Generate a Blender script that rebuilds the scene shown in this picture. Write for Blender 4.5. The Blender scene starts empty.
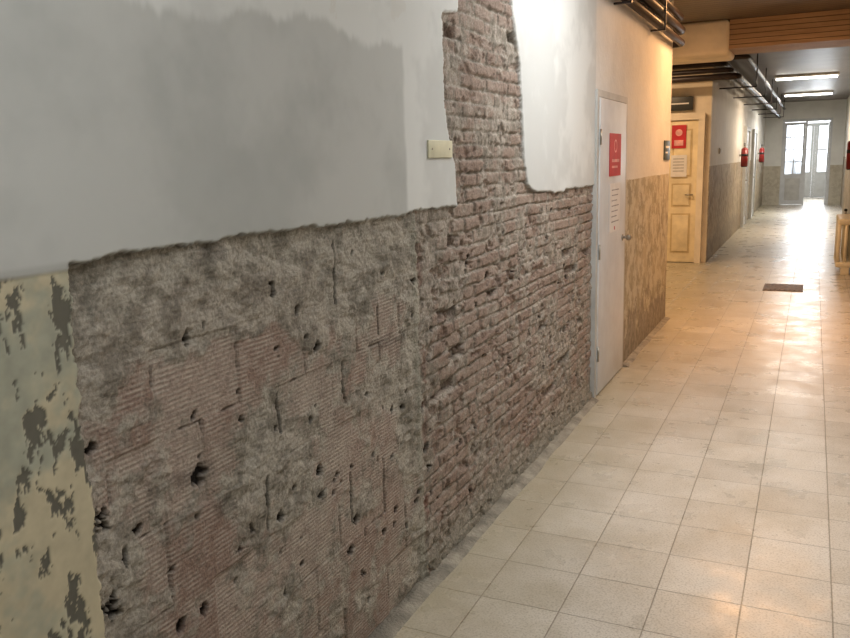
import bpy, bmesh, math
import numpy as np
from mathutils import Vector, Matrix
# ---------------------------------------------------------------- camera
F_PX,YAW,PIT,ROL,DW=814.65,0.4433,0.1899,-0.0283,1.2824
cy,sy=math.cos(YAW),math.sin(YAW)
Fv=Vector((-sy*math.cos(PIT),cy*math.cos(PIT),-math.sin(PIT)))
R0=Vector((cy,sy,0)); U0=R0.cross(Fv)
Rv=R0*math.cos(ROL)+U0*math.sin(ROL); Uv=Rv.cross(Fv)
cd=bpy.data.cameras.new('camera'); cam=bpy.data.objects.new('camera',cd)
bpy.context.scene.collection.objects.link(cam)
cam.matrix_world=Matrix((( Rv.x,Uv.x,-Fv.x,0),(Rv.y,Uv.y,-Fv.y,0),(Rv.z,Uv.z,-Fv.z,1.62),(0,0,0,1)))
cd.sensor_width=36; cd.lens=F_PX/850*36; cd.clip_start=0.05; cd.clip_end=200
bpy.context.scene.camera=cam
# ---------------------------------------------------------------- utils
def lin(c):
    c=np.asarray(c,float)/255.0
    return np.where(c<=0.04045,c/12.92,((c+0.055)/1.055)**2.4)
def L4(c): 
    r=lin(c); return (float(r[0]),float(r[1]),float(r[2]),1)
class NT:
    def __init__(s,name):
        s.m=bpy.data.materials.new(name); s.m.use_nodes=True; s.t=s.m.node_tree; s.n=s.t.nodes
        s.b=s.n['Principled BSDF']
    def add(s,t,**k):
        n=s.n.new(t)
        for a,v in k.items(): setattr(n,a,v)
        return n
    def ln(s,a,b): s.t.links.new(a,b)
    def mix(s,fac,a,b,bt='MIX'):
        n=s.add('ShaderNodeMix',data_type='RGBA',blend_type=bt)
        for v,i in ((fac,0),(a,6),(b,7)):
            if hasattr(v,'is_output'): s.ln(v,n.inputs[i])
            else: n.inputs[i].default_value=v
        return n.outputs[2]
    def math(s,op,a,b=0.0,c=0.0):
        n=s.add('ShaderNodeMath',operation=op)
        for i,v in enumerate((a,b,c)):
            if hasattr(v,'is_output'): s.ln(v,n.inputs[i])
            else: n.inputs[i].default_value=v
        return n.outputs[0]
    def noise(s,scale,detail=4,rough=.6,vec=None):
        n=s.add('ShaderNodeTexNoise'); n.inputs['Scale'].default_value=scale; n.inputs['Detail'].default_value=detail; n.inputs['Roughness'].default_value=rough
        if vec: s.ln(vec,n.inputs['Vector'])
        return n.outputs['Fac']
    def ramp(s,fac,p0,p1,c0=(0,0,0,1),c1=(1,1,1,1)):
        n=s.add('ShaderNodeValToRGB'); e=n.color_ramp.elements
        e[0].position=p0;e[0].color=c0;e[1].position=p1;e[1].color=c1
        s.ln(fac,n.inputs[0]); return n.outputs[0]
    def bump(s,h,dist,strength=1):
        n=s.add('ShaderNodeBump'); n.inputs['Distance'].default_value=dist; n.inputs['Strength'].default_value=strength
        s.ln(h,n.inputs['Height']); s.ln(n.outputs[0],s.b.inputs['Normal'])
    def obj(s): return s.add('ShaderNodeTexCoord').outputs['Object']
def simple(name,c,rough=.5,metal=0,var=0.12,scale=8,bump=0,emit=0):
    t=NT(name); o=t.obj(); n=t.noise(scale,3,.6,o)
    c=np.array(c); c2=tuple(np.clip(c*(1-var),0,255)); c1=tuple(np.clip(c*(1+var*.5),0,255))
    col=t.ramp(n,.35,.65,L4(c2),L4(c1)); t.ln(col,t.b.inputs['Base Color'])
    t.b.inputs['Roughness'].default_value=rough; t.b.inputs['Metallic'].default_value=metal
    if bump: t.bump(t.noise(scale*8,4,.6,o),bump)
    if emit: t.ln(col,t.b.inputs['Emission Color']); t.b.inputs['Emission Strength'].default_value=emit
    return t.m
class Builder:
    def __init__(s,name): s.name=name; s.bm=bmesh.new(); s.mats=[]
    def mi(s,m):
        if m not in s.mats: s.mats.append(m)
        return s.mats.index(m)
    def _fin(s,verts,m,smooth=False):
        i=s.mi(m); fs=set(f for v in verts for f in v.link_faces)
        for f in fs: f.material_index=i; f.smooth=smooth
    def box(s,x0,x1,y0,y1,z0,z1,m,bev=0):
        r=bmesh.ops.create_cube(s.bm,size=1); v=r['verts']
        bmesh.ops.scale(s.bm,vec=(abs(x1-x0),abs(y1-y0),abs(z1-z0)),verts=v)
        if bev:
            es=list(set(e for q in v for e in q.link_edges))
            rr=bmesh.ops.bevel(s.bm,geom=es,offset=bev,segments=3,affect='EDGES',profile=.5)
            v=list(set(rr['verts'])|set(q for f in rr['faces'] for q in f.verts))
        bmesh.ops.translate(s.bm,vec=((x0+x1)/2,(y0+y1)/2,(z0+z1)/2),verts=v)
        s._fin(v,m,bool(bev)); return v
    def cyl(s,a,b,r,m,seg=20,r2=None,smooth=True):
        a=Vector(a);b=Vector(b);d=b-a
        q=bmesh.ops.create_cone(s.bm,cap_ends=True,segments=seg,radius1=r,radius2=r if r2 is None else r2,depth=d.length)
        v=q['verts']; rot=Vector((0,0,1)).rotation_difference(d.normalized()).to_matrix()
        bmesh.ops.rotate(s.bm,cent=(0,0,0),matrix=rot,verts=v); bmesh.ops.translate(s.bm,vec=(a+b)/2,verts=v)
        s._fin(v,m,smooth)
        for f in set(f for k in v for f in k.link_faces):
            if len(f.verts)>4: f.smooth=False
    def sph(s,c,r,m,sc=(1,1,1)):
        q=bmesh.ops.create_uvsphere(s.bm,u_segments=20,v_segments=12,radius=r); v=q['verts']
        bmesh.ops.scale(s.bm,vec=sc,verts=v); bmesh.ops.translate(s.bm,vec=c,verts=v); s._fin(v,m,True)
    def tube(s,pts,r,m,bend=.08,seg=14):
        P=[Vector(p) for p in pts]; out=[P[0]]
        for i in range(1,len(P)-1):
            a=(P[i-1]-P[i]).normalized(); b=(P[i+1]-P[i]).normalized()
            for k in range(7):
                t=k/6; out.append((P[i]+a*bend)*(1-t)**2+P[i]*2*t*(1-t)+(P[i]+b*bend)*t*t)
        out.append(P[-1]); rings=[]; up=Vector((.13,.27,.95)).normalized()
        for i,p in enumerate(out):
            d=(out[min(i+1,len(out)-1)]-out[max(i-1,0)]).normalized()
            u=d.cross(up).normalized(); w=u.cross(d)
            rings.append([s.bm.verts.new(p+(u*math.cos(2*math.pi*k/seg)+w*math.sin(2*math.pi*k/seg))*r) for k in range(seg)])
        mi=s.mi(m)
        for a,b in zip(rings,rings[1:]):
            for k in range(seg):
                f=s.bm.faces.new((a[k],a[(k+1)%seg],b[(k+1)%seg],b[k])); f.material_index=mi; f.smooth=True
        for rr in (rings[0],rings[-1]):
            f=s.bm.faces.new(rr); f.material_index=mi
    def done(s):
        bmesh.ops.recalc_face_normals(s.bm,faces=s.bm.faces[:])
        me=bpy.data.meshes.new(s.name); s.bm.to_mesh(me); s.bm.free()
        for m in s.mats: me.materials.append(m)
        o=bpy.data.objects.new(s.name,me); bpy.context.scene.collection.objects.link(o); return o
# ---------------------------------------------------------------- noise
rng=np.random.RandomState(7); TAB=rng.rand(16,256,256)
def vn(s,h,f,seed):
    T=TAB[seed%16]; x=s*f+seed*17.3; y=h*f+seed*9.1
    ix=np.floor(x).astype(int); iy=np.floor(y).astype(int); fx=x-ix; fy=y-iy
    fx=fx*fx*(3-2*fx); fy=fy*fy*(3-2*fy)
    a=T[ix%256,iy%256];b=T[(ix+1)%256,iy%256];c=T[ix%256,(iy+1)%256];d=T[(ix+1)%256,(iy+1)%256]
    return (a*(1-fx)+b*fx)*(1-fy)+(c*(1-fx)+d*fx)*fy
def fbm(s,h,f,seed,o=4,g=.5):
    r=0;a=1;t=0
    for k in range(o): r=r+a*vn(s,h,f*2**k,seed+k); t+=a; a*=g
    return r/t
def ss(a,b,x): 
    t=np.clip((x-a)/(b-a),0,1); return t*t*(3-2*t)
# ---------------------------------------------------------------- left wall (damaged) heightfield
S=[0.3]
while S[-1]<5.45: S.append(S[-1]+0.003+0.0008*S[-1])
S=np.array(S); S=S/S[-1]*5.33
Hh=np.concatenate([np.arange(0,1.5,0.004),np.arange(1.5,2.45,0.006),np.arange(2.45,3.121,0.03),[3.12]])
s,h=np.meshgrid(S,Hh,indexing='ij')
wob=(fbm(s,h,16,1,6,.75)-.5)
top=1.448+0.016*(vn(s,h*0,3,2)-.5)
LX=np.interp(h,[1.3,1.45,1.6,1.72,1.85,2.17,2.19,3.2],[3.04,3.03,3.02,2.96,2.93,2.93,3.08,3.15])
RX=np.interp(h,[1.3,1.44,1.47,1.50,1.59,2.08,2.3,3.2],[4.3,4.2,4.02,3.95,3.90,3.83,3.73,3.6])
Dd=np.minimum(top-h,s-1.11)
Ds=np.where(h>1.3,np.minimum(s-LX,RX-s),-1)
D=np.maximum(Dd,Ds)+0.040*wob
rem=ss(0,0.006,D)
isbrick=ss(2.66,2.69,s+0.05*wob)
bw,bh=0.30,0.205
row=np.floor(h/bh); u=(s+0.15*(row%2)+.03)/bw; col=np.floor(u); fu=(u-col)*bw; fv=h-row*bh
tv=TAB[3][(col.astype(int)*7)%256,(row.astype(int)*13)%256]
ed=np.minimum(np.minimum(fu,bw-fu),np.minimum(fv,bh-fv)+.003)+0.012*(fbm(s,h,30,4,3)-.5)
joint=1-ss(0.0,0.006,ed)
mortar_n=fbm(s,h,6.5,5,6,.7)+0.28*ss(1.1,1.3,h)+0.16*(1-ss(1.15,1.30,s))+0.18*ss(2.45,2.62,s)
mort=ss(0.43,0.60,mortar_n)
jm=joint*ss(.45,.58,fbm(s,h,7,6,3))
rough=fbm(s,h,22,7,6,.7)-.5
lump=fbm(s+.4*h,h*1.6,9,9,5,.6)
rid=1-np.abs(fbm(s+.5*h,h*2.0,7,2,5,.55)-.5)*4; rid=np.clip(rid,0,1)
tile_d=0.019+0.006*(tv-.5)-0.015*mort*(lump-.1)+0.012*rough*(0.35+mort)+0.012*jm*(1-mort*.8)+0.007*rid*mort
# brick part
ch,bl=0.058,0.275
hh=h+0.010*(vn(s,h,2.5,10)-.5)+0.006*(vn(s,h,9,8)-.5)
r2=np.floor(hh/ch); u2=(s+(r2%2)*bl/2+0.08*TAB[1][r2.astype(int)%256,0])/bl; c2=np.floor(u2)
fu2=(u2-c2)*bl; fv2=hh-r2*ch
bt=TAB[5][(c2.astype(int)*11)%256,(r2.astype(int)*5)%256]; bt2=TAB[6][(c2.astype(int)*3)%256,(r2.astype(int)*7)%256]
e2=np.minimum(np.minimum(fu2,bl-fu2),np.minimum(fv2,ch-fv2))+0.020*(fbm(s,h,26,11,5,.65)-.5)
bm_=ss(0.001,0.010,e2)
smear=ss(.45,.60,fbm(s,h,6,12,6,.7)+0.35*(1-ss(0.05,0.25,h))+0.12*(1-ss(2.72,2.8,s))+.12*(1-ss(.15,.4,np.hypot(s-4.7,(h-.35)*1.0))))
chip=ss(.57,.66,fbm(s,h,16,13,4,.6))*bm_
brick_d=0.024-0.011*bm_*(1-.6*smear)+0.010*(bt-.5)*bm_+0.010*chip-0.008*smear+0.016*(fbm(s,h,24,14,6,.7)-.5)
brick_d=brick_d-0.012*(1-ss(0.0,0.12,h))
missing=((bt2>0.965)&(h>.25)).astype(float)*bm_*ss(.45,.6,fbm(s,h,10,3,4))*0.025
brick_d=brick_d+missing
dep=tile_d*(1-isbrick)+brick_d*isbrick
seam=np.exp(-((s-2.655+0.02*wob)/0.022)**2)*(h<1.44)
dep=dep-0.012*seam*(0.4+rough)
holes=[(1.432,1.237,.030),(1.787,1.295,.024),(1.987,1.091,.021),(1.451,.895,.027),(1.968,.712,.018),(1.972,.636,.014),(1.752,.655,.021),(1.626,.675,.016),(1.571,.644,.014),(2.18,.466,.019),(1.422,.554,.019),(1.336,.555,.020),(1.85,.466,.015),(2.119,.377,.017),(2.449,.765,.015),(2.268,.87,.015),(1.14,.92,.028),(1.13,1.06,.024),(2.712,.527,.026),(2.77,1.0,.020),(2.726,.45,.022),(2.69,.7,.020),(2.50,.62,.013),(2.26,1.22,.014),(1.62,.98,.012),(1.24,.84,.013),(1.19,.80,.012),(2.78,.37,.016),(3.35,.75,.015),(3.9,.82,.016),(4.6,.62,.016),(3.5,1.15,.014),(4.3,1.2,.014),(3.05,.45,.014),(2.05,.86,.010),(1.14,.7,.024),(1.15,.45,.024),(2.33,.62,.011)]
hm=np.zeros_like(s); nz=(fbm(s,h,36,3,5,.65)-.5)
for (a,b,r) in holes:
    r*=.92; dd=np.hypot((s-a),(h-b)*(.75+.5*((a*37)%1)))+3.6*r*nz
    hm=np.maximum(hm,1-ss(r*.62,r*.78,dd))
rs=rng.rand(150,3)
for a,b,c_ in rs:
    a=1.2+a*4.1; b=.1+b*1.25; r=.004+.008*c_
    dd=np.hypot((s-a)*(1 if a<2.6 else .6),(h-b))+3.6*r*nz
    hm=np.maximum(hm,(1-ss(r*.6,r*.9,dd))*.8)
for a,b,l in ((2.10,1.30,.10),(2.13,.95,.07),(1.78,.95,.06),(2.15,.55,.09),(1.70,.72,.08),(2.37,1.1,.05)):
    dd=np.abs(s-a+.012*(vn(s,h,20,4)-.5)); hm=np.maximum(hm,(1-ss(.002,.006,dd))*(np.abs(h-b)<l)*.9)
hm=hm*rem
dep=dep*rem+0.018*hm
dep=dep+(1-rem)*(0.0015*(fbm(s,h,6,2,4)-.5))
gr=(1-ss(1.28,1.30,s))*(1-ss(1.432,1.440,h))
gchip=ss(.60,.61,fbm(s*1.6,h*.8,13,8,6,.7))*gr
dep=dep+0.002*gchip*(1-rem)+0.003*gr*(1-rem)
X=-DW-dep
def C(c): return lin(c)[None,None,:]
def mx(a,b,m): return a*(1-m[...,None])+b*m[...,None]
n1=fbm(s,h,3,4,5,.6); n2=fbm(s,h,40,5,3,.6)
white=mx(C((200,203,202)),C((214,217,216)),ss(.4,.6,n1))
gp=(1-ss(2.57,2.60,s+0.03*(fbm(s,h,8,3,5)-.5)))*(1-ss(-.015,.015,h-(2.02-0.05*(2.6-s)+0.16*(fbm(s,h*.3,4,6,6,.65)-.5))))
white=mx(white,mx(C((162,166,164)),C((180,183,181)),ss(.35,.65,fbm(s,h,2,9,6,.65))),gp*.75)
peel=ss(.60,.61,fbm(s,h,5,1,6,.65)+.25*ss(1.9,2.15,h)-.25)*(s<3)
white=mx(white,C((208,208,204)),peel*.6)
tile=mx(C((144,121,109)),C((166,149,137)),ss(.3,.7,tv*.5+n2*.5))
mcol=mx(C((128,123,112)),C((176,170,158)),ss(.30,.62,fbm(s,h,16,2,6,.7)))
tcol=mx(tile,mcol,np.clip(mort*.9+.35*ss(.4,.6,n1),0,1)); tcol=mx(tcol,C((84,74,64)),jm*.6*(1-mort))
bcol=mx(C((140,120,108)),C((170,154,142)),np.clip(bt*.6+n2*.4,0,1))
mc2=mx(C((134,128,117)),C((176,168,157)),ss(.35,.65,n2))
bcol=mx(mc2,bcol,bm_); bcol=mx(bcol,mc2,smear*.85); bcol=mx(bcol,C((124,94,78)),chip*.35)
base=1-ss(.03,.16,h+0.06*(n1-.5)); bcol=mx(bcol,C((146,142,130)),base*.8)
dam=mx(tcol,bcol,isbrick); dam=mx(dam,C((162,162,149)),np.clip(seam,0,1)*.5)
dam=mx(dam,C((32,24,20)),np.clip(hm*1.4+missing*15,0,1))  # darkness inside holes, cracks and missing bricks is painted into the colour
edgeB=np.exp(-((s-2.70)/.02)**2)*(fbm(s,h,12,6,3)>.52)*(h<1.42); dam=mx(dam,C((112,66,48)),edgeB*.5)
g2=fbm(s,h,4,11,6,.65)
green=mx(C((160,162,146)),C((180,178,156)),ss(.42,.6,fbm(s,h,3.2,11,5,.6)))
green=mx(green,C((194,184,156)),ss(.40,.56,g2+.10*(1-ss(.7,1.3,h)))*.85); green=mx(green,C((98,96,86)),gchip)
green=green*(.85+.3*n2)[...,None]
plain=mx(white,green,gr)
thin=(1-ss(0.0,0.012,np.abs(h-1.445)))*(s<1.13); plain=mx(plain,C((150,150,146)),thin*.5)
colr=mx(plain,dam,rem)
ni,nj=s.shape
me=bpy.data.meshes.new('wall_left'); nv=ni*nj
co=np.stack([X,s,h],-1).reshape(-1,3).astype(np.float32)
me.vertices.add(nv); me.vertices.foreach_set('co',co.ravel())
ii,jj=np.meshgrid(np.arange(ni-1),np.arange(nj-1),indexing='ij'); a=(ii*nj+jj).ravel()
faces=np.stack([a,a+nj,a+nj+1,a+1],-1).astype(np.int32); nf=len(faces)
me.loops.add(nf*4); me.loops.foreach_set('vertex_index',faces.ravel())
me.polygons.add(nf); me.polygons.foreach_set('loop_start',np.arange(0,nf*4,4,dtype=np.int32))
me.update(calc_edges=True)
ca=me.color_attributes.new('surf','FLOAT_COLOR','POINT')
msk=(rem*(1-isbrick)*(1-mort*.75)*(1-hm)).reshape(-1)
ca.data.foreach_set('color',np.concatenate([colr.reshape(-1,3),msk[:,None]],1).astype(np.float32).ravel())
cb=me.attributes.new('rawness','FLOAT','POINT'); cb.data.foreach_set('value',rem.reshape(-1).astype(np.float32))
me.polygons.foreach_set('use_smooth',np.ones(nf,dtype=bool))
wl=bpy.data.objects.new('wall_left',me); bpy.context.scene.collection.objects.link(wl)
t=NT('masonry_and_plaster'); o=t.obj()
at=t.add('ShaderNodeAttribute',attribute_name='surf'); raw=t.add('ShaderNodeAttribute',attribute_name='rawness')
sep=t.add('ShaderNodeSeparateXYZ'); t.ln(o,sep.inputs[0])
zz=t.math('ADD',sep.outputs[2],t.math('MULTIPLY',t.noise(9,2,.5,o),0.008))
st=t.math('SINE',t.math('MULTIPLY',zz,2*math.pi/0.012)); st=t.math('MULTIPLY_ADD',st,.5,.5)
brk=t.ramp(t.noise(22,5,.72,o),.38,.60)
stm=t.math('MULTIPLY',t.math('MULTIPLY',st,at.outputs['Alpha']),brk)
fine=t.noise(110,5,.75,o); fr=t.ramp(fine,.3,.7,(.55,.55,.55,1),(1.38,1.38,1.38,1))
c=t.mix(raw.outputs['Fac'],at.outputs['Color'],t.mix(1.0,at.outputs['Color'],fr,'MULTIPLY'))
c=t.mix(t.math('MULTIPLY',stm,.50),c,L4((214,206,194)))
t.ln(c,t.b.inputs['Base Color']); t.b.inputs['Roughness'].default_value=.85
hgt=t.math('ADD',t.math('MULTIPLY',stm,.0020),t.math('MULTIPLY',t.math('MULTIPLY',fine,raw.outputs['Fac']),.008))
t.bump(hgt,1.0,.9)
me.materials.append(t.m)
# ---------------------------------------------------------------- materials
def wallmat(name,dadoh,low1,low2,up1,up2,grit=.75,spl=(118,110,98),f0=2.5):
    t=NT(name); o=t.obj(); sp=t.add('ShaderNodeSeparateXYZ'); t.ln(o,sp.inputs[0])
    n=t.noise(2.5,5,.65,o); lo=t.ramp(t.noise(f0,5,.7,o),.42,.58,L4(low1),L4(low2)); 
    m2=t.ramp(t.noise(7,5,.7,o),.49,.53); lo=t.mix(t.math('MULTIPLY',m2,.7),lo,L4(spl))
    m3=t.math('LESS_THAN',t.math('ADD',sp.outputs[2],t.math('MULTIPLY',t.noise(4,5,.7,o),1.2)),.95)
    lo=t.mix(t.math('MULTIPLY',m3,grit),lo,t.ramp(t.noise(14,5,.7,o),.35,.65,L4((98,92,84)),L4((150,140,126))))
    up=t.ramp(n,.4,.62,L4(up1),L4(up2))
    f=t.math('GREATER_THAN',t.math('ADD',sp.outputs[2],t.math('MULTIPLY',n,.03)),dadoh+.015)
    c=t.mix(f,lo,up); t.ln(c,t.b.inputs['Base Color']); t.b.inputs['Roughness'].default_value=.6
    t.bump(t.noise(25,3,.6,o),.004); return t.m
m_wall2=wallmat('peeled_dado_wall',1.445,(176,168,144),(148,142,122),(208,209,208),(218,219,218),.75,(200,197,182),5)
m_far=wallmat('far_dado_wall',1.445,(168,152,128),(144,130,108),(214,211,202),(224,221,212),.4,(190,180,156))
m_right=wallmat('right_wall_paint',1.445,(176,160,134),(160,146,122),(205,200,190),(216,212,202),0)
m_cream=simple('cream_plaster',(234,224,204),.7,0,.06,3,.002)
t=NT('slatted_ceiling'); o=t.obj(); sp=t.add('ShaderNodeSeparateXYZ'); t.ln(o,sp.inputs[0])
fr=t.math('FRACT',t.math('MULTIPLY',sp.outputs[1],1/.12)); g=t.math('GREATER_THAN',fr,.86)
cc=t.ramp(t.noise(2,3,.6,o),.35,.65,L4((92,84,76)),L4((112,102,92))); cc=t.mix(g,cc,L4((36,32,28)))
t.ln(cc,t.b.inputs['Base Color']); t.b.inputs['Roughness'].default_value=.4; t.bump(t.math('SUBTRACT',1,g),.01); m_ceil=t.m
t=NT('wood_slat_beam'); o=t.obj(); sp=t.add('ShaderNodeSeparateXYZ'); t.ln(o,sp.inputs[0])
fr=t.math('FRACT',t.math('MULTIPLY',t.math('ADD',sp.outputs[2],sp.outputs[1]),1/.055)); g=t.math('GREATER_THAN',fr,.85)
mp=t.add('ShaderNodeMapping'); mp.inputs['Scale'].default_value=(1,1,14); t.ln(o,mp.inputs[0])
cc=t.ramp(t.noise(3,4,.6,mp.outputs[0]),.3,.7,L4((142,112,80)),L4((172,140,104))); cc=t.mix(g,cc,L4((84,62,44)))
t.ln(cc,t.b.inputs['Base Color']); t.b.inputs['Roughness'].default_value=.55; m_beam=t.m
# floor
t=NT('terrazzo_tile_floor'); o=t.obj(); mp=t.add('ShaderNodeMapping'); mp.inputs['Location'].default_value=(.15,.06,0); t.ln(o,mp.inputs[0])
br=t.add('ShaderNodeTexBrick',offset=0.0,squash=1.0); t.ln(mp.outputs[0],br.inputs['Vector'])
br.inputs['Scale'].default_value=1; br.inputs['Brick Width'].default_value=.30; br.inputs['Row Height'].default_value=.30
br.inputs['Mortar Size'].default_value=.0032; br.inputs['Mortar Smooth'].default_value=.6; br.inputs['Bias'].default_value=0
br.inputs['Color1'].default_value=L4((226,221,211)); br.inputs['Color2'].default_value=L4((210,204,193)); br.inputs['Mortar'].default_value=L4((164,157,144))
c=br.outputs['Color']
sk=t.ramp(t.noise(120,3,.65,o),.36,.52,(.60,.58,.54,1),(1,1,1,1)); c=t.mix(.75,c,sk,'MULTIPLY')
blot=t.ramp(t.noise(2.2,6,.7,o),.36,.58,(.76,.73,.67,1),(1,1,1,1)); c=t.mix(.75,c,blot,'MULTIPLY')
sp=t.add('ShaderNodeSeparateXYZ'); t.ln(o,sp.inputs[0])
mr=t.add('ShaderNodeMapRange'); t.ln(t.math('ADD',sp.outputs[0],t.math('MULTIPLY',t.noise(3,4,.65,o),.6)),mr.inputs[0]); mr.inputs[1].default_value=-.35; mr.inputs[2].default_value=-1.0; 
c=t.mix(t.math('MULTIPLY',mr.outputs[0],.6),c,L4((150,141,106)))
t.ln(c,t.b.inputs['Base Color'])
ro=t.ramp(t.noise(4,4,.6,o),.3,.7,(.22,.22,.22,1),(.42,.42,.42,1)); t.ln(ro,t.b.inputs['Roughness'])
t.bump(t.math('ADD',t.math('MULTIPLY',br.outputs['Fac'],-.0012),t.math('MULTIPLY',t.noise(5,2,.5,o),.002)),1.0); m_floor=t.m
m_cement=simple('cement_strip',(156,151,138),.85,0,.2,9,.01)
m_white=simple('white_door_paint',(206,210,214),.4,0,.04,5)
m_frame=simple('door_frame_paint',(190,191,189),.5,0,.06,5)
m_yell=simple('yellow_varnished_wood',(232,218,182),.4,0,.08,4)
m_yell2=simple('yellow_wood_groove',(204,184,142),.5,0,.1,4)
m_pipe=simple('dark_pipe_paint',(46,36,35),.4,.1,.2,6)
m_red=simple('red_enamel',(136,28,26),.35,0,.08,6)
m_black=simple('black_rubber',(22,22,22),.5)
m_metal=simple('steel',(170,165,155),.3,.9)
m_dark=simple('dark_plastic_sign',(40,44,42),.4)
m_gsign=simple('grey_green_sign',(70,80,76),.4)
m_pap=simple('paper',(222,222,222),.7,0,.03)
m_ink=simple('printed_grey_text',(150,150,154),.7)
m_posred=simple('red_poster_ink',(190,36,48),.5,0,.06)
m_pink=simple('poster_pale_print',(232,170,166),.6)
m_box=simple('aged_ivory_plastic',(214,212,186),.45,0,.06)
m_rad=simple('radiator_cream_enamel',(236,228,204),.35,0,.06)
m_grate=simple('rusty_cover',(120,98,76),.6,.2,.3,20,.003)
t=NT('window_glass'); t.b.inputs['Transmission Weight'].default_value=1; t.b.inputs['Roughness'].default_value=.15; t.b.inputs['Base Color'].default_value=(.85,.9,.95,1); m_glass=t.m
m_tube=simple('fluorescent_tube',(250,248,240),.4,0,0,3,0,9)
m_fixt=simple('lamp_housing',(215,212,205),.4)
# ---------------------------------------------------------------- shell
b=Builder('floor'); b.box(-4.6,.9,-2,34,-.1,0,m_floor); b.done()
b=Builder('ceiling'); b.box(-4.6,.9,-2,34,3.12,3.25,m_ceil); b.done()
b=Builder('wall_left_behind_viewer'); b.box(-1.6,-1.283,-2,0,0,3.12,m_wall2); b.done()
b=Builder('wall_left_core'); b.box(-1.6,-1.37,0,5.33,0,3.12,m_cement); b.done()
DY=-.07
b=Builder('wall_left_over_door'); b.box(-1.6,-DW,5.33,6.27,2.05,3.12,m_wall2); b.done()
b=Builder('wall_left_behind_door'); b.box(-1.6,-1.40,5.33,6.27,0,2.05,m_cement); b.done()
b=Builder('wall_left_corner'); b.box(-1.6,-DW,6.27,8.4,0,3.12,m_wall2); b.done()
b=Builder('wall_recess'); b.box(-4.4,-1.41,13.0,13.2,0,3.12,m_cream); b.done()
b=Builder('wall_recess_side'); b.box(-4.6,-4.4,8.2,13.2,0,3.12,m_cream); b.done()
b=Builder('wall_recess_near'); b.box(-4.4,-1.6,8.2,8.4,0,3.12,m_cream); b.done()
b=Builder('wall_left_far'); b.box(-1.7,-1.41,13.2,28,0,3.12,m_far); b.box(-1.409,-1.400,13.0,13.2,0,3.12,m_far); b.done()
b=Builder('wall_right'); b.box(.62,.9,-2,20,0,3.12,m_right); b.done()
b=Builder('wall_right_far'); b.box(.80,.9,20,28,0,3.12,m_right); b.done()
b=Builder('wall_back'); b.box(-1.6,.9,-2.2,-2.0,0,3.12,m_right); b.done()
m_end=wallmat('end_wall_paint',1.2,(190,184,168),(176,168,150),(220,221,218),(228,229,226),0,(200,194,178))
b=Builder('wall_end'); b.box(-1.7,-.92,28,28.2,0,3.12,m_end); b.done()
b=Builder('wall_end_right'); b.box(.46,.9,28,28.2,0,3.12,m_end); b.done()
b=Builder('wall_end_lintel'); b.box(-.92,.46,28,28.2,2.60,3.12,m_end); b.done()
m_day=simple('daylight_glow_white',(235,240,248),.8,0,.03,2,0,2.0)  # emits its own light, standing in for daylight outside
b=Builder('daylight_backdrop'); b.box(-2,2,33.5,33.7,0,3.12,m_day); b.done()  # added glowing backdrop behind the end doors
b=Builder('ceiling_beam'); b.box(-.95,.62,10.3,11.0,2.80,3.12,m_beam); b.done()
b=Builder('ceiling_duct'); b.box(-1.75,-.95,10.25,11.1,2.74,3.12,m_cream,.05); b.done()
b=Builder('baseboard_left'); i_=b.mi(m_cement)
def strip(ya,yb):
    prev=None; n=int((yb-ya)/.025)
    for k in range(n+1):
        y=ya+(yb-ya)*k/n; w=.040+.045*float(fbm(np.array(y),np.array(0.),3,4,4)-.3); hz=.008+.008*float(fbm(np.array(y),np.array(2.),8,5,4))
        ring=[b.bm.verts.new(p) for p in ((-DW-.03,y,0),(-DW-.03,y,hz*1.6),(-DW+w*.5,y,hz),(-DW+w,y,.003),(-DW+w+.004,y,0))]
        if prev:
            for q in range(4):
                f=b.bm.faces.new((prev[q],prev[q+1],ring[q+1],ring[q])); f.material_index=i_; f.smooth=True
        prev=ring
strip(.3,5.31); strip(6.27,8.38)
b.done()
b=Builder('floor_access_cover'); b.box(-.47,-.03,10.44,10.98,0,.008,m_grate)
for k in range(8): b.box(-.45+k*.053,-.43+k*.053,10.48,10.94,.008,.013,m_grate)
b.done()
# ---------------------------------------------------------------- door 1
b=Builder('door_1')
b.box(-1.31,-1.262,5.455+DY,6.28+DY,.012,2.0,m_white,.004)
b.box(-1.34,-1.268,5.401+DY,5.45+DY,0,2.004,m_frame); b.box(-1.34,-1.268,6.285+DY,6.335+DY,0,2.004,m_frame); b.box(-1.34,-1.268,5.401+DY,6.335+DY,2.005,2.048,m_frame)
b.cyl((-1.262,6.20+DY,1.03),(-1.225,6.20+DY,1.03),.009,m_metal); b.sph((-1.215,6.20+DY,1.03),.024,m_metal)
b.cyl((-1.262,6.20+DY,1.03),(-1.256,6.20+DY,1.03),.024,m_metal)
for z in (.3,1.0,1.75): b.cyl((-1.258,5.457+DY,z-.05),(-1.258,5.457+DY,z+.05),.007,m_metal)
b.done()
PX=-1.2605
b=Builder('safety_poster'); b.box(PX,PX+.003,5.72+DY,6.08+DY,1.49,1.78,m_posred); b.box(PX+.003,PX+.004,5.79+DY,6.02+DY,1.585,1.605,m_pink); b.box(PX+.003,PX+.004,5.79+DY,5.97+DY,1.545,1.56,m_pink)
b.cyl((PX+.003,5.90+DY,1.695),(PX+.004,5.90+DY,1.695),.045,m_pink); b.cyl((PX+.003,5.90+DY,1.695),(PX+.0045,5.90+DY,1.695),.034,m_posred); b.done()
b=Builder('paper_notice'); b.box(PX,PX+.003,5.74+DY,6.08+DY,1.10,1.44,m_pap)
for k in range(7): b.box(PX+.003,PX+.004,5.80+DY,6.03-.03*(k%3)+DY,1.39-k*.037,1.397-k*.037,m_ink)
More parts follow.
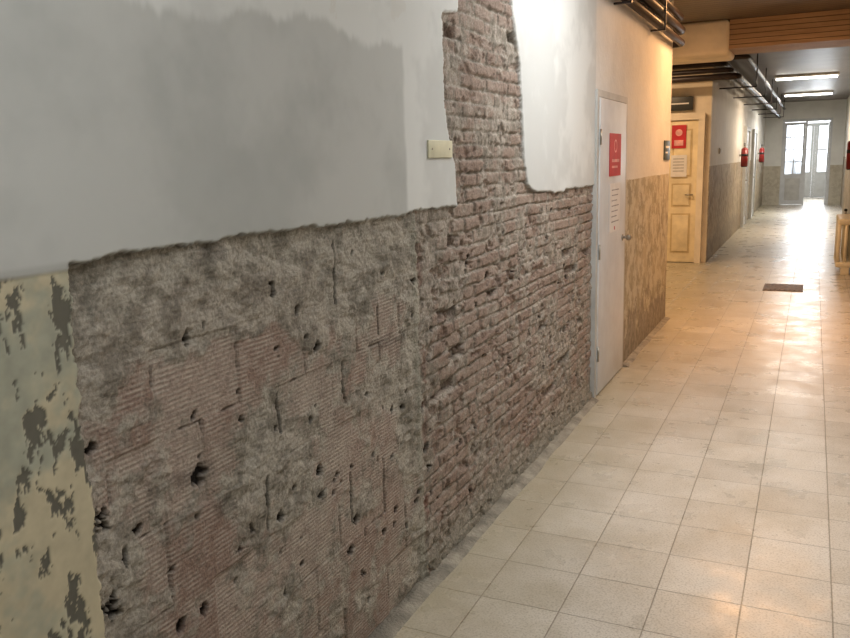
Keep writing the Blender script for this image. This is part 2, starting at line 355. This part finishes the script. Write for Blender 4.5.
b.cyl((PX+.003,5.90+DY,1.125),(PX+.004,5.90+DY,1.125),.014,m_posred); b.done()
b=Builder('junction_cover'); b.box(-1.283,-1.275,2.76,2.98,1.635,1.70,m_box,.003); b.cyl((-1.275,2.79,1.668),(-1.2735,2.79,1.668),.004,m_metal); b.cyl((-1.275,2.95,1.668),(-1.2735,2.95,1.668),.004,m_metal); b.done()
b=Builder('room_number_sign'); b.box(-1.281,-1.27,8.02,8.34,1.58,1.76,m_gsign,.003); b.box(-1.2705,-1.2685,8.07,8.28,1.69,1.71,m_pap); b.box(-1.2705,-1.2685,8.07,8.2,1.64,1.655,m_pap); b.done()
# ---------------------------------------------------------------- door 2 in the recess
b=Builder('door_2'); x0,x1=-2.38,-1.57; y=12.99
b.box(x0,x1,y-.05,y-.005,.01,2.12,m_yell)
b.box(x0-.09,x0-.001,y-.09,y-.005,0,2.129,m_yell2); b.box(x1+.001,x1+.09,y-.09,y-.005,0,2.129,m_cream); b.box(x0-.09,x1+.09,y-.09,y-.005,2.13,2.22,m_cream)
for (zz0,zz1) in ((.15,.75),(.85,1.2),(1.3,2.0)):
    for (xa,xb) in ((x0+.08,(x0+x1)/2-.04),((x0+x1)/2+.04,x1-.08)):
        b.box(xa,xb,y-.056,y-.049,zz0,zz1,m_yell2); b.box(xa+.025,xb-.025,y-.064,y-.050,zz0+.025,zz1-.025,m_yell,.004)
b.cyl((x1-.06,y-.05,1.03),(x1-.06,y-.1,1.03),.012,m_metal); b.cyl((x1-.06,y-.1,1.03),(x1-.16,y-.1,1.03),.01,m_metal); b.done()
b=Builder('red_wall_poster'); b.box(-1.95,-1.74,12.915,12.925,1.72,2.06,m_posred); b.box(-1.91,-1.78,12.912,12.916,1.76,1.84,m_pink); b.cyl((-1.845,12.916,1.95),(-1.845,12.911,1.95),.05,m_pink); b.done()
b=Builder('paper_notice'); b.box(-1.95,-1.72,12.915,12.925,1.3,1.62,m_pap)
for k in range(5): b.box(-1.92,-1.76,12.912,12.916,1.56-k*.045,1.57-k*.045,m_ink)
b.done()
b=Builder('exit_sign'); b.box(-2.05,-1.66,12.93,12.985,2.27,2.47,m_dark,.005); b.box(-2.0,-1.72,12.926,12.932,2.36,2.38,m_pap); b.done()
# ---------------------------------------------------------------- far left wall fittings
for n_,(ya,yb) in enumerate(((19.6,20.5),(22.2,23.1))):
    b=Builder('door_%d'%(n_+4)); b.box(-1.409,-1.375,ya,yb,.01,2.1,m_white); 
    b.box(-1.409,-1.35,ya-.1,ya-.001,0,2.109,m_frame); b.box(-1.409,-1.35,yb+.001,yb+.1,0,2.109,m_frame); b.box(-1.409,-1.35,ya-.1,yb+.1,2.11,2.2,m_frame)
    b.cyl((-1.375,ya+.08,1.03),(-1.32,ya+.08,1.03),.012,m_metal); b.cyl((-1.32,ya+.08,1.03),(-1.32,ya+.2,1.03),.01,m_metal)
    for za,zb in ((.2,.95),(1.1,1.9)): b.box(-1.376,-1.368,ya+.15,yb-.15,za,zb,m_frame,.003)
    b.done()
def extinguisher(x,y,z,side,sc=1):
    b=Builder('fire_extinguisher'); r=.075*sc
    b.cyl((x,y,z-.25*sc),(x,y,z+.12*sc),r,m_red,28); b.sph((x,y,z+.12*sc),r,m_red,(1,1,.75)); b.cyl((x,y,z-.265*sc),(x,y,z-.25*sc),r*.85,m_black)
    b.cyl((x,y,z+.16*sc),(x,y,z+.22*sc),.022,m_metal); b.box(x-.015,x+.015,y-.08,y+.05,z+.22*sc,z+.24*sc,m_black); b.box(x-.015,x+.015,y-.09,y+.04,z+.255*sc,z+.27*sc,m_black)
    b.tube([(x,y+.03,z+.2*sc),(x,y+.12,z+.18*sc),(x,y+.11,z-.1*sc)],.011,m_black,.04); b.cyl((x,y+.11,z-.1*sc),(x,y+.11,z-.2*sc),.014,m_black,14,.024)
    b.box(min(x,x+side*.10),max(x,x+side*.10),y-.03,y+.03,z-.02,z+.02,m_metal)
    b.cyl((x,y,z-.02),(x,y,z+.03),r*1.02,m_black); return b.done()
extinguisher(-1.305,18.4,1.58,-1,.9); extinguisher(-1.305,24.6,1.60,-1,.9); extinguisher(.515,13.9,1.6,1)
b=Builder('wall_switch'); b.box(-1.409,-1.39,14.3,14.42,1.62,1.72,m_pap,.004); b.box(-1.39,-1.384,14.33,14.39,1.64,1.70,m_frame,.003); b.done()
# ---------------------------------------------------------------- radiator
b=Builder('cast_iron_radiator')
for k in range(12):
    y=12.05+k*.085
    for xx in (.36,.44,.52): b.cyl((xx,y,.14),(xx,y,.70),.022,m_rad,12)
    b.box(.335,.545,y-.032,y+.032,.10,.17,m_rad,.02); b.box(.335,.545,y-.032,y+.032,.66,.74,m_rad,.025)
for y in (12.05,12.985): b.box(.40,.50,y-.02,y+.02,0,.11,m_rad,.006)
b.cyl((.45,12.98,.69),(.45,13.07,.69),.02,m_metal); b.cyl((.45,13.05,.69),(.45,13.05,.78),.014,m_metal); b.sph((.45,13.05,.79),.022,m_black)
b.cyl((.45,13.0,.13),(.45,13.1,.13),.014,m_metal); b.cyl((.45,13.1,0),(.45,13.1,.14),.014,m_metal)
b.cyl((.53,12.5,.6),(.619,12.5,.6),.01,m_metal); b.done()
# ---------------------------------------------------------------- pipes
b=Builder('ceiling_pipes')
for (x,z,r,ye) in ((-1.215,2.90,.032,8.46),(-1.215,2.79,.040,8.50),(-1.215,2.68,.034,8.54)):
    b.tube([(x,3.0,z),(x,ye,z),(x-1.5,ye,z)],r,m_pipe,.07)
for y in (4.2,5.8,7.2): b.box(-1.281,-1.165,y,y+.03,2.938,2.95,m_pipe); b.box(-1.172,-1.16,y,y+.03,2.63,3.119,m_pipe); b.box(-1.281,-1.165,y,y+.03,2.63,2.642,m_pipe)
for (x,yy,z,r) in ((-1.32,12.80,2.98,.03),(-1.22,12.70,2.88,.04),(-1.12,12.60,2.78,.035),(-1.02,12.50,2.68,.045),(-.90,12.4,2.92,.035)):
    b.tube([(-4.3,yy,z),(x,yy,z),(x,27.9,z)],r,m_pipe,.12)
for y in (14,16.5,19,21.5,24,26.5): b.box(-1.409,-.86,y,y+.03,2.62,2.64,m_pipe); b.box(-.875,-.86,y,y+.03,2.62,3.119,m_pipe)
b.done()
# ---------------------------------------------------------------- end doors
b=Builder('door_3'); y=28.05
b.box(-.92,-.86,y-.06,y+.06,0,2.519,m_white); b.box(.40,.46,y-.06,y+.06,0,2.519,m_white); b.box(-.92,.46,y-.06,y+.06,2.52,2.6,m_white)
b.box(-.279,-.22,y-.05,y+.05,0,2.519,m_white)
b.box(-.859,-.281,y-.025,y+.025,.01,.95,m_white); b.box(-.78,-.36,y-.035,y-.02,.15,.82,m_frame,.005)
b.box(-.859,-.80,y-.025,y+.025,.951,2.419,m_white); b.box(-.34,-.281,y-.025,y+.025,.951,2.419,m_white); b.box(-.859,-.281,y-.025,y+.025,2.42,2.5,m_white)
for k in range(1,4): b.box(-.80,-.34,y-.015,y+.015,.95+k*.37-.015,.95+k*.37+.015,m_white)
b.box(-.585,-.555,y-.016,y+.016,.95,2.42,m_white)
b.box(-.80,-.34,y-.003,y+.003,.95,2.42,m_glass)
b.box(-.345,-.335,y-.06,y-.02,1.0,1.2,m_metal)
b.box(.36,.399,y+.061,y+.66,.01,2.5,m_white)
b.done()
b=Builder('door_6'); y=32.6
b.box(-.75,-.65,y,y+.08,0,2.499,m_white); b.box(.65,.75,y,y+.08,0,2.499,m_white); b.box(-.75,.75,y,y+.08,2.5,2.6,m_white); b.box(-.04,.04,y-.01,y+.06,0,2.499,m_white)
for xa in (-.649,.041): b.box(xa,xa+.605,y,y+.05,.01,.899,m_white); b.box(xa,xa+.08,y,y+.05,.9,2.499,m_white); b.box(xa+.525,xa+.605,y,y+.05,.9,2.499,m_white); b.box(xa+.08,xa+.525,y,y+.05,1.65,1.7,m_white)
b.done()
b=Builder('wall_vestibule_left'); b.box(-1.7,-1.5,28.2,33.5,0,3.12,m_right); b.done()
b=Builder('wall_vestibule_right'); b.box(.88,1.0,28.2,33.5,0,3.12,m_right); b.done()
# ---------------------------------------------------------------- lamps
def area(name,loc,sx,sy_,power,col,rot=(0,0,0)):
    l=bpy.data.lights.new(name,'AREA'); l.shape='RECTANGLE'; l.size=sx; l.size_y=sy_; l.energy=power; l.color=col
    o=bpy.data.objects.new(name,l); o.location=loc; o.rotation_euler=rot; bpy.context.scene.collection.objects.link(o); return o
def fixture(x,y,l,mt=m_tube):
    b=Builder('fluorescent_lamp'); 
    b.box(x-l/2,x+l/2,y-.07,y+.07,3.07,3.118,m_fixt,.008); b.cyl((x-l/2+.03,y,3.045),(x+l/2-.03,y,3.045),.019,mt)
    b.done()
m_wtube=simple('warm_tube',(255,205,150),.4,0,0,3,0,9)
NEU=(.99,.985,.97); WARM=(1,.50,.20)
fixture(-.22,4.1,1.2); area('lamp_light_a',(-.22,4.1,3.0),1.2,.12,46,NEU)
fixture(-.22,.4,1.2); area('lamp_light_b',(-.22,.4,3.0),1.2,.12,24,NEU)
fixture(-.3,8.1,1.2,m_wtube); area('lamp_light_c',(-.3,8.1,3.0),1.2,.12,62,WARM)
fixture(-2.6,11.4,1.2,m_wtube); area('lamp_light_d',(-2.6,11.4,3.0),1.2,.12,60,(1,.66,.38))
fixture(-.22,18.3,1.16); area('lamp_light_e',(-.22,18.3,3.0),1.16,.12,75,(1,.80,.60))
fixture(-.22,23.7,1.16); area('lamp_light_f',(-.22,23.7,3.0),1.16,.12,95,(1,.95,.88))
area('daylight',(.1,31.5,2.2),1.6,1.6,160,(.9,.95,1),(math.radians(-75),0,0))
w=bpy.data.worlds.new('world'); bpy.context.scene.world=w; w.use_nodes=True
w.node_tree.nodes['Background'].inputs[0].default_value=(.8,.85,1,1); w.node_tree.nodes['Background'].inputs[1].default_value=.15
sc=bpy.context.scene; sc.view_settings.view_transform='Standard'; sc.view_settings.exposure=0.03
